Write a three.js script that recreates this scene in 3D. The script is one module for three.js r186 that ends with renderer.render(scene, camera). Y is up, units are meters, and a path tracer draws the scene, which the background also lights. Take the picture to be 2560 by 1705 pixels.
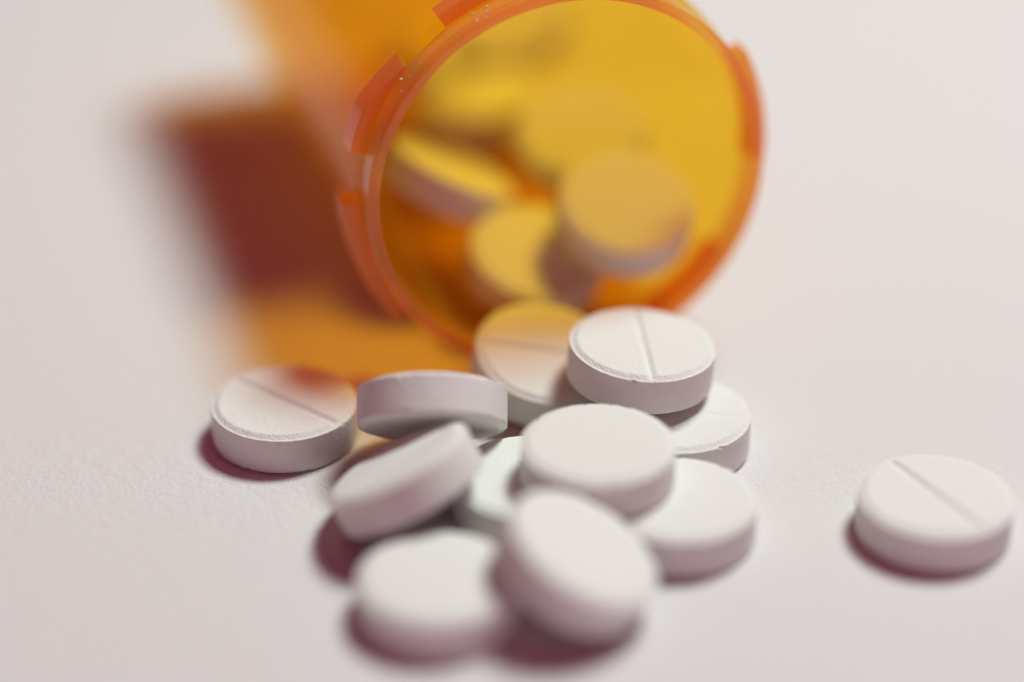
import * as THREE from 'three';
import { mergeGeometries } from 'three/addons/utils/BufferGeometryUtils.js';
import { ImprovedNoise } from 'three/addons/math/ImprovedNoise.js';

const MM = 0.001;                                   // the scene is a macro shot: lengths below are written in millimetres
const W = 1024, H = 682;

// ---------------------------------------------------------------- camera, light, exposure
const scene = new THREE.Scene();
const camera = new THREE.PerspectiveCamera(16.02, W / H, 0.01, 5);
camera.position.set(0, 89 * MM, 154.15 * MM);
camera.lookAt(0, 0, 0);
camera.focus = 161.5 * MM;
camera.userData.fStop = 4.9;

scene.background = new THREE.Color().setRGB(0.165, 0.008, 0.036);   // dim plum ambient light, added to tint the shadows maroon

const key = new THREE.RectAreaLight(new THREE.Color().setRGB(0.87, 0.965, 0.91), 56, 0.132, 0.132);
key.name = 'key_lamp';
key.position.set(0.168, 0.47, -0.142);
key.lookAt(0, 0, 0.01);
scene.add(key);

const fill = new THREE.RectAreaLight(new THREE.Color().setRGB(1.0, 0.46, 0.78), 1.3, 0.25, 0.15);   // weaker mauve light from the front right
fill.name = 'fill_lamp';
fill.position.set(0.17, 0.10, 0.40);
fill.lookAt(0, 0, 0.01);
scene.add(fill);

const renderer = new THREE.WebGLRenderer({ antialias: true });
renderer.setSize(W, H);
renderer.toneMapping = THREE.LinearToneMapping;
renderer.toneMappingExposure = 1;
renderer.shadowMap.enabled = true;

// ---------------------------------------------------------------- helpers
const noise = new ImprovedNoise();
const n3 = (x, y, z) => noise.noise(x, y, z);
function tag(o, label, category, group) {
  o.userData = { label, category };
  if (group) o.userData.group = group;
  return o;
}
const used = {};
function numbered(name) {
  const k = used[name] = (used[name] ?? -1) + 1;
  return k ? `${name}_${String(k).padStart(3, '0')}` : name;
}
function mesh(name, geometry, material, parent) {
  const o = new THREE.Mesh(geometry, material);
  o.name = name; o.castShadow = o.receiveShadow = true;
  parent.add(o);
  return o;
}
function rng(seed) { let s = seed >>> 0; return () => { s = (s * 1664525 + 1013904223) >>> 0; return s / 4294967296; }; }

// tileable value noise, several octaves, as a grey bump texture
function grainTexture(size, octaves, seed, pits = 0) {
  const acc = new Float32Array(size * size);
  for (const [cells, amp] of octaves) {
    const r = rng(seed + cells), g = Float32Array.from({ length: cells * cells }, () => r());
    for (let y = 0; y < size; y++) for (let x = 0; x < size; x++) {
      const u = x / size * cells, v = y / size * cells, i = Math.floor(u), j = Math.floor(v);
      let a = u - i, b = v - j; a = a * a * (3 - 2 * a); b = b * b * (3 - 2 * b);
      const at = (p, q) => g[(q % cells) * cells + (p % cells)];
      acc[y * size + x] += amp * ((at(i, j) * (1 - a) + at(i + 1, j) * a) * (1 - b) + (at(i, j + 1) * (1 - a) + at(i + 1, j + 1) * a) * b);
    }
  }
  const pr = rng(seed + 99);
  for (let k = 0; k < pits; k++) {                   // small pits, sunk below the grain
    const cx = pr() * size, cy = pr() * size, R = 1.5 + 3.5 * pr() ** 3;
    for (let y = -6; y <= 6; y++) for (let x = -6; x <= 6; x++) {
      const d = Math.hypot(x, y) / R, at = ((Math.round(cy) + y + size) % size) * size + (Math.round(cx) + x + size) % size;
      if (d < 1) acc[at] -= 1.1 * (1 - d * d);
    }
  }
  const total = octaves.reduce((s, o) => s + o[1], 0), px = new Uint8Array(size * size * 4);
  for (let k = 0; k < size * size; k++) { const v = Math.max(0, Math.round(255 * acc[k] / total)); px.set([v, v, v, 255], 4 * k); }
  const t = new THREE.DataTexture(px, size, size);
  t.wrapS = t.wrapT = THREE.RepeatWrapping; t.magFilter = THREE.LinearFilter; t.minFilter = THREE.LinearMipmapLinearFilter; t.generateMipmaps = true;
  t.needsUpdate = true;
  return t;
}

// ---------------------------------------------------------------- materials
const paperGrain = grainTexture(1024, [[8, .2], [24, .35], [64, .6], [150, 1], [340, 1]], 11);
paperGrain.repeat.set(1 / 0.05, 1 / 0.05);          // one tile is 50 mm of paper
const paper = new THREE.MeshStandardMaterial({ color: new THREE.Color().setRGB(0.66, 0.65, 0.65), roughness: 0.92, bumpMap: paperGrain, bumpScale: 0.00009 });
const chalkGrain = grainTexture(512, [[16, .5], [48, .8], [110, 1], [200, .8]], 5, 130);
chalkGrain.repeat.set(1 / 12, 1 / 12);              // pill uv are in millimetres, one tile is 12 mm
const chalk = new THREE.MeshStandardMaterial({ color: new THREE.Color().setRGB(0.725, 0.735, 0.705), roughness: 0.85, bumpMap: chalkGrain, bumpScale: 0.00005 });
const amberWall = new THREE.MeshPhysicalMaterial({ color: new THREE.Color().setRGB(0.995, 0.785, 0.20), roughness: 0.18, transmission: 0.97, thickness: 0, ior: 1.5, specularIntensity: 0.4, side: THREE.DoubleSide });
const labelPaper = new THREE.MeshPhysicalMaterial({ color: new THREE.Color().setRGB(0.92, 0.91, 0.88), roughness: 1, transmission: 0.5, thickness: 0, ior: 1.3, specularIntensity: 0.2, side: THREE.DoubleSide });
const amberThick = new THREE.MeshPhysicalMaterial({ color: new THREE.Color().setRGB(0.995, 0.60, 0.17), roughness: 0.26, transmission: 0.8, clearcoat: 0.6, clearcoatRoughness: 0.1, thickness: 0, ior: 1.5, specularIntensity: 0.6, side: THREE.DoubleSide });

// ---------------------------------------------------------------- the surface
{
  const g = new THREE.BoxGeometry(0.9, 0.012, 0.7);
  const p = g.attributes.position, uv = g.attributes.uv;
  for (let i = 0; i < p.count; i++) uv.setXY(i, p.getX(i), p.getZ(i));
  const t = mesh('tabletop', g, paper, scene);
  t.position.set(0, -0.006, -0.05);
  t.userData = { kind: 'structure', label: 'matte white paper covered tabletop under the pills', category: 'tabletop' };
}

// ---------------------------------------------------------------- pills
const PR = 5, PH = 1.45;                             // radius, half height
function pillGeometry(seed, scored, depth = 0.2) {
  const SEG = 300, prof = [];
  const put = (r, y, k) => prof.push([r, y, k]);
  for (let i = 0; i <= 44; i++) { const r = 4.46 * i / 44; put(r, PH + 0.04 * (1 - (r / 4.46) ** 2), 0); }
  for (let i = 1; i <= 6; i++) put(4.46 + 0.36 * i / 6, PH - 0.22 * i / 6, 1);
  put(4.90, PH - 0.215, 1); put(4.95, PH - 0.21, 2); put(4.985, PH - 0.235, 2); put(5, PH - 0.27, 2);
  const yT = PH - 0.27;
  for (let i = 1; i <= 18; i++) put(5, yT - 2 * yT * i / 18, 3);
  put(4.985, -PH + 0.21, 2); put(4.955, -PH + 0.185, 2); put(4.90, -PH + 0.175, 1);
  for (let i = 5; i >= 0; i--) put(4.46 + 0.36 * i / 6, -PH + 0.17 * i / 6, 1);
  for (let i = 16; i >= 0; i--) put(4.46 * i / 17, -PH, 0);
  const pos = [], uv = [], idx = [];
  let arc = 0;
  const r0 = rng(seed), chips = Array.from({ length: 14 }, () => [r0() * 6.283, r0() < 0.5 ? 1 : -1, 0.08 + 0.22 * r0() ** 2, r0()]);
  for (let j = 0; j < prof.length; j++) {
    const [r, y, k] = prof[j];
    if (j) arc += Math.hypot(r - prof[j - 1][0], y - prof[j - 1][1]);
    for (let i = 0; i < SEG; i++) {
      const a = i / SEG * Math.PI * 2, ca = Math.cos(a), sa = Math.sin(a);
      let rr = r, yy = y;
      if (scored && y > 0 && k < 2) {                // the score line pressed across one face
        const d = Math.abs(r * ca) / 0.34;
        if (d < 1) yy -= depth * (1 - d) ** 0.8 * Math.min(1, Math.max(0, (4.75 - r) / 0.25));
      }
      const x = r * ca, z = r * sa, s = seed * 7.3;
      const fine = n3(x * 5 + s, y * 5, z * 5) + 0.6 * n3(x * 11, y * 11 + s, z * 11);
      const wob = n3(x * 0.7 + s, y * 0.7, z * 0.7);
      if (k === 0) yy += (fine * 0.006 + wob * 0.01) * Math.sign(y);
      if (k === 3) rr += fine * 0.007 + wob * 0.012;
      if (k === 1 || k === 2) {                      // crumbly rim
        const crumb = n3(x * 3.5 + s, y * 2, z * 3.5) * 0.6 + fine * 0.5;
        rr += 0.034 * crumb * (k === 2 ? 1 : 0.4); yy += 0.026 * crumb * Math.sign(y);
        for (const [ang, side, size] of chips) if (side * y > 0) {
          const d = Math.abs(Math.atan2(Math.sin(a - ang), Math.cos(a - ang))) * 5 / size;
          if (d < 1 && k === 2) { rr -= 0.10 * (1 - d * d) * Math.min(1, size * 5); yy -= side * 0.05 * (1 - d * d); }
        }
      }
      pos.push(rr * ca * MM, yy * MM, rr * sa * MM); uv.push(ca * arc, sa * arc);
    }
  }
  for (let j = 0; j < prof.length - 1; j++) for (let i = 0; i < SEG; i++) {
    const a = j * SEG + i, b = j * SEG + (i + 1) % SEG, c = a + SEG, d = b + SEG;
    idx.push(a, b, c, b, d, c);
  }
  let g = new THREE.BufferGeometry();
  g.setAttribute('position', new THREE.Float32BufferAttribute(pos, 3));
  g.setAttribute('uv', new THREE.Float32BufferAttribute(uv, 2));
  g.setIndex(idx);
  g.computeVertexNormals();
  return g;
}
const shapes = { scored: [pillGeometry(1, true), pillGeometry(2, true), pillGeometry(3, true), pillGeometry(6, true, 0.06)], plain: [pillGeometry(4, false), pillGeometry(5, false)] };
const UP = new THREE.Vector3(0, 1, 0);
let turn = 0;
// centre (mm), direction that the upper face points to, spin of the score line about that direction (degrees)
function pill(kind, variant, c, n, spin, label) {
  const o = new THREE.Mesh(shapes[kind][variant % shapes[kind].length], chalk);
  o.name = numbered('pill'); o.castShadow = o.receiveShadow = true;
  o.position.set(c[0] * MM, c[1] * MM, c[2] * MM);
  const v = new THREE.Vector3(...n).normalize();
  o.quaternion.setFromUnitVectors(UP, v).multiply(new THREE.Quaternion().setFromAxisAngle(UP, THREE.MathUtils.degToRad(spin ?? (turn += 67))));
  tag(o, label, 'pill', 'round white pills spilled from the amber bottle');
  scene.add(o);
  return o;
}
//@PILLS
pill('scored', 0, [-15.54, 1.45, 13.04], [0.000, 1.000, 0.000], 51.8, 'single pill lying flat left of the heap, its score line slanting');
pill('plain', 0, [-5.30, 4.51, 16.73], [0.000, 0.721, -0.693], undefined, 'pill tipped edge-on so only its pale side shows, beside the leftmost pill');
pill('scored', 1, [-6.81, 3.81, 24.31], [-0.454, 0.859, -0.237], 124.7, 'pill tilted to the left in front of the edge-on pill');
pill('scored', 2, [2.21, 2.85, 8.33], [0.166, 0.956, 0.241], 89.7, 'yellow-tinted pill leaning on the bottle lip, scored across');
pill('scored', 1, [8.78, 5.35, 11.84], [0.070, 0.998, 0.000], 5.0, 'scored pill topmost at the back of the heap, below the bottle mouth');
pill('scored', 3, [11.18, 1.45, 14.50], [0.000, 1.000, 0.000], 80.4, 'pill mostly hidden under the topmost scored pill, at the right of the heap');
pill('plain', 1, [5.51, 4.40, 23.00], [0.000, 1.000, 0.000], undefined, 'smooth-faced pill lying level on top in the middle of the heap');
pill('plain', 0, [3.90, 3.57, 33.14], [0.450, 0.891, 0.065], undefined, 'frontmost tilted pill sloping down to the right with its oval face up');
pill('plain', 1, [10.68, 1.45, 24.99], [0.000, 1.000, 0.000], undefined, 'flat pill on the tabletop at the lower right edge of the heap');
pill('plain', 0, [1.04, 1.45, 22.30], [0.000, 1.000, 0.000], undefined, 'pill almost hidden in the middle beneath the level and the tilted pills');
pill('plain', 1, [-4.47, 1.45, 33.51], [0.000, 1.000, 0.000], undefined, 'flat blurred pill at the front left of the heap, partly in shadow');
pill('scored', 2, [27.17, 1.45, 24.59], [0.000, 1.000, 0.000], 30.8, 'single pill lying far off to the right of the heap, scored');
pill('plain', 0, [-4.93, 8.52, -9.54], [0.431, 0.887, -0.165], undefined, 'pill inside the bottle leaning on its left wall');
pill('plain', 1, [8.17, 9.00, -3.12], [0.121, 0.906, 0.405], undefined, 'large yellow-lit pill inside the bottle mouth at the right');
pill('plain', 0, [1.64, 4.75, -3.08], [0.204, 0.938, 0.281], undefined, 'pill inside the bottle low in the mouth, behind the pill on the lip');
pill('plain', 1, [5.38, 9.43, -14.91], [-0.151, 0.924, 0.351], undefined, 'pill inside the bottle just behind the large right-hand one');
pill('plain', 0, [-2.58, 6.85, -25.89], [-0.199, 0.980, 0.008], undefined, 'pill inside the bottle behind the one on the left wall');
pill('plain', 1, [0.13, 10.71, -35.00], [-0.303, 0.841, 0.447], undefined, 'blurred pill deep in the bottle seen near the top of its mouth');
pill('plain', 0, [-5.56, 6.20, -35.74], [0.303, 0.952, 0.033], undefined, 'blurred pill deep in the bottle seen at the upper left of its mouth');
//@END

// ---------------------------------------------------------------- the bottle, lying on its side with the mouth towards the camera
{
  const bottle = new THREE.Group();
  bottle.name = 'pill_bottle';
  tag(bottle, 'translucent amber plastic pill bottle lying open on its side with pills inside', 'bottle');
  bottle.position.set(4.03 * MM, 0, 4.2 * MM);
  bottle.rotation.y = THREE.MathUtils.degToRad(17);
  scene.add(bottle);
  const CY = 14.8;                                  // height of the axis
  const lathe = (pts, seg = 160) => {
    const g = new THREE.LatheGeometry(pts.map(([r, z]) => new THREE.Vector2(r * MM, z * MM)), seg);
    g.rotateX(Math.PI / 2); g.translate(0, CY * MM, 0);
    return g;
  };
  const round = (cx, cy, r, a0, a1, n = 6) => Array.from({ length: n + 1 }, (_, i) => { const a = (a0 + (a1 - a0) * i / n) * Math.PI / 180; return [cx + r * Math.cos(a), cy + r * Math.sin(a)]; });
  // wall and floor of the bottle: outer skin, then inner skin
  const L = -57;
  mesh('wall', lathe([[14.2, -2.4], [14.55, -3.4], [14.62, -10], [14.6, -40], ...round(13.1, L + 1.5, 1.5, 0, -90), [0, L], [0, L + 1.4], ...round(12.1, L + 2.7, 1.3, -90, 0), [13.45, -40], [13.5, -10], [13.5, -2.4]]), amberWall, bottle);
  // the pharmacy label wrapped over the top and right of the wall
  const wrap = new THREE.CylinderGeometry(14.72 * MM, 14.75 * MM, 35 * MM, 64, 1, true, 0, 1.5);
  wrap.rotateX(Math.PI / 2); wrap.rotateZ(2.60); wrap.translate(0, CY * MM, -37.2 * MM);
  mesh('label', wrap, labelPaper, bottle);
  // the lip: a thicker ring with rounded edges
  mesh('lip', lathe([[13.5, -2.4], ...round(13.7, -0.2, 0.2, 180, 90), [13.9, 0], [13.95, 0.07], ...round(14.1, -0.18, 0.25, 90, 0), [14.36, -1.0], [14.3, -1.9], [14.2, -2.4]]), amberThick, bottle);
  // locking lugs around the lip
  const lug = (a0, a1, R, z0, depth, ramp = 0) => {
    const A = a0 * Math.PI / 180, B = a1 * Math.PI / 180, s = new THREE.Shape();
    const N = 26, at = (r, a) => new THREE.Vector2(r * MM * Math.cos(a), r * MM * Math.sin(a)), ring = [];
    for (let i = 0; i <= N; i++) ring.push(at(R - 0.15 - ramp * (1 - Math.min(1, i / N * 1.6)) , A + (B - A) * i / N));   // a ramp lets one end rise gently
    for (let i = N; i >= 0; i--) ring.push(at(14.45, A + (B - A) * i / N));
    s.setFromPoints(ring);
    const g = new THREE.ExtrudeGeometry(s, { depth: depth * MM, bevelEnabled: true, bevelThickness: 0.15 * MM, bevelSize: 0.15 * MM, bevelSegments: 3, curveSegments: 24 });
    g.translate(0, CY * MM, (z0 - depth) * MM);
    return mesh('lug', g, amberThick, bottle);
  };
  lug(-4, 27, 15.5, -2.7, 1.8);
  lug(102, 124, 15.35, -2.3, 1.3);
  lug(139, 166, 15.4, -2.2, 2.2, 0.9);
  lug(182, 219, 15.6, -2.6, 1.8);
  lug(300, 326, 15.2, -2.7, 1.8);
  // specks of pill powder caught on the lip
  const r = rng(31), specks = [];
  for (const [a, spread, count] of [[113, 4, 6], [141, 5, 4]]) for (let k = 0; k < count; k++) {
    const g = new THREE.IcosahedronGeometry((0.04 + 0.07 * r() ** 2) * MM, 1), th = (a + spread * (r() - 0.5) * 2) * Math.PI / 180, z = -0.2 - 1.6 * r(), R = 14.36;
    g.scale(1, 0.6 + 0.4 * r(), 0.7 + 0.5 * r());
    g.translate(R * Math.cos(th) * MM, (CY + R * Math.sin(th)) * MM, z * MM);
    specks.push(g);
  }
  mesh('powder_specks', mergeGeometries(specks), chalk, bottle).userData = { kind: 'stuff' };
}

renderer.render(scene, camera);
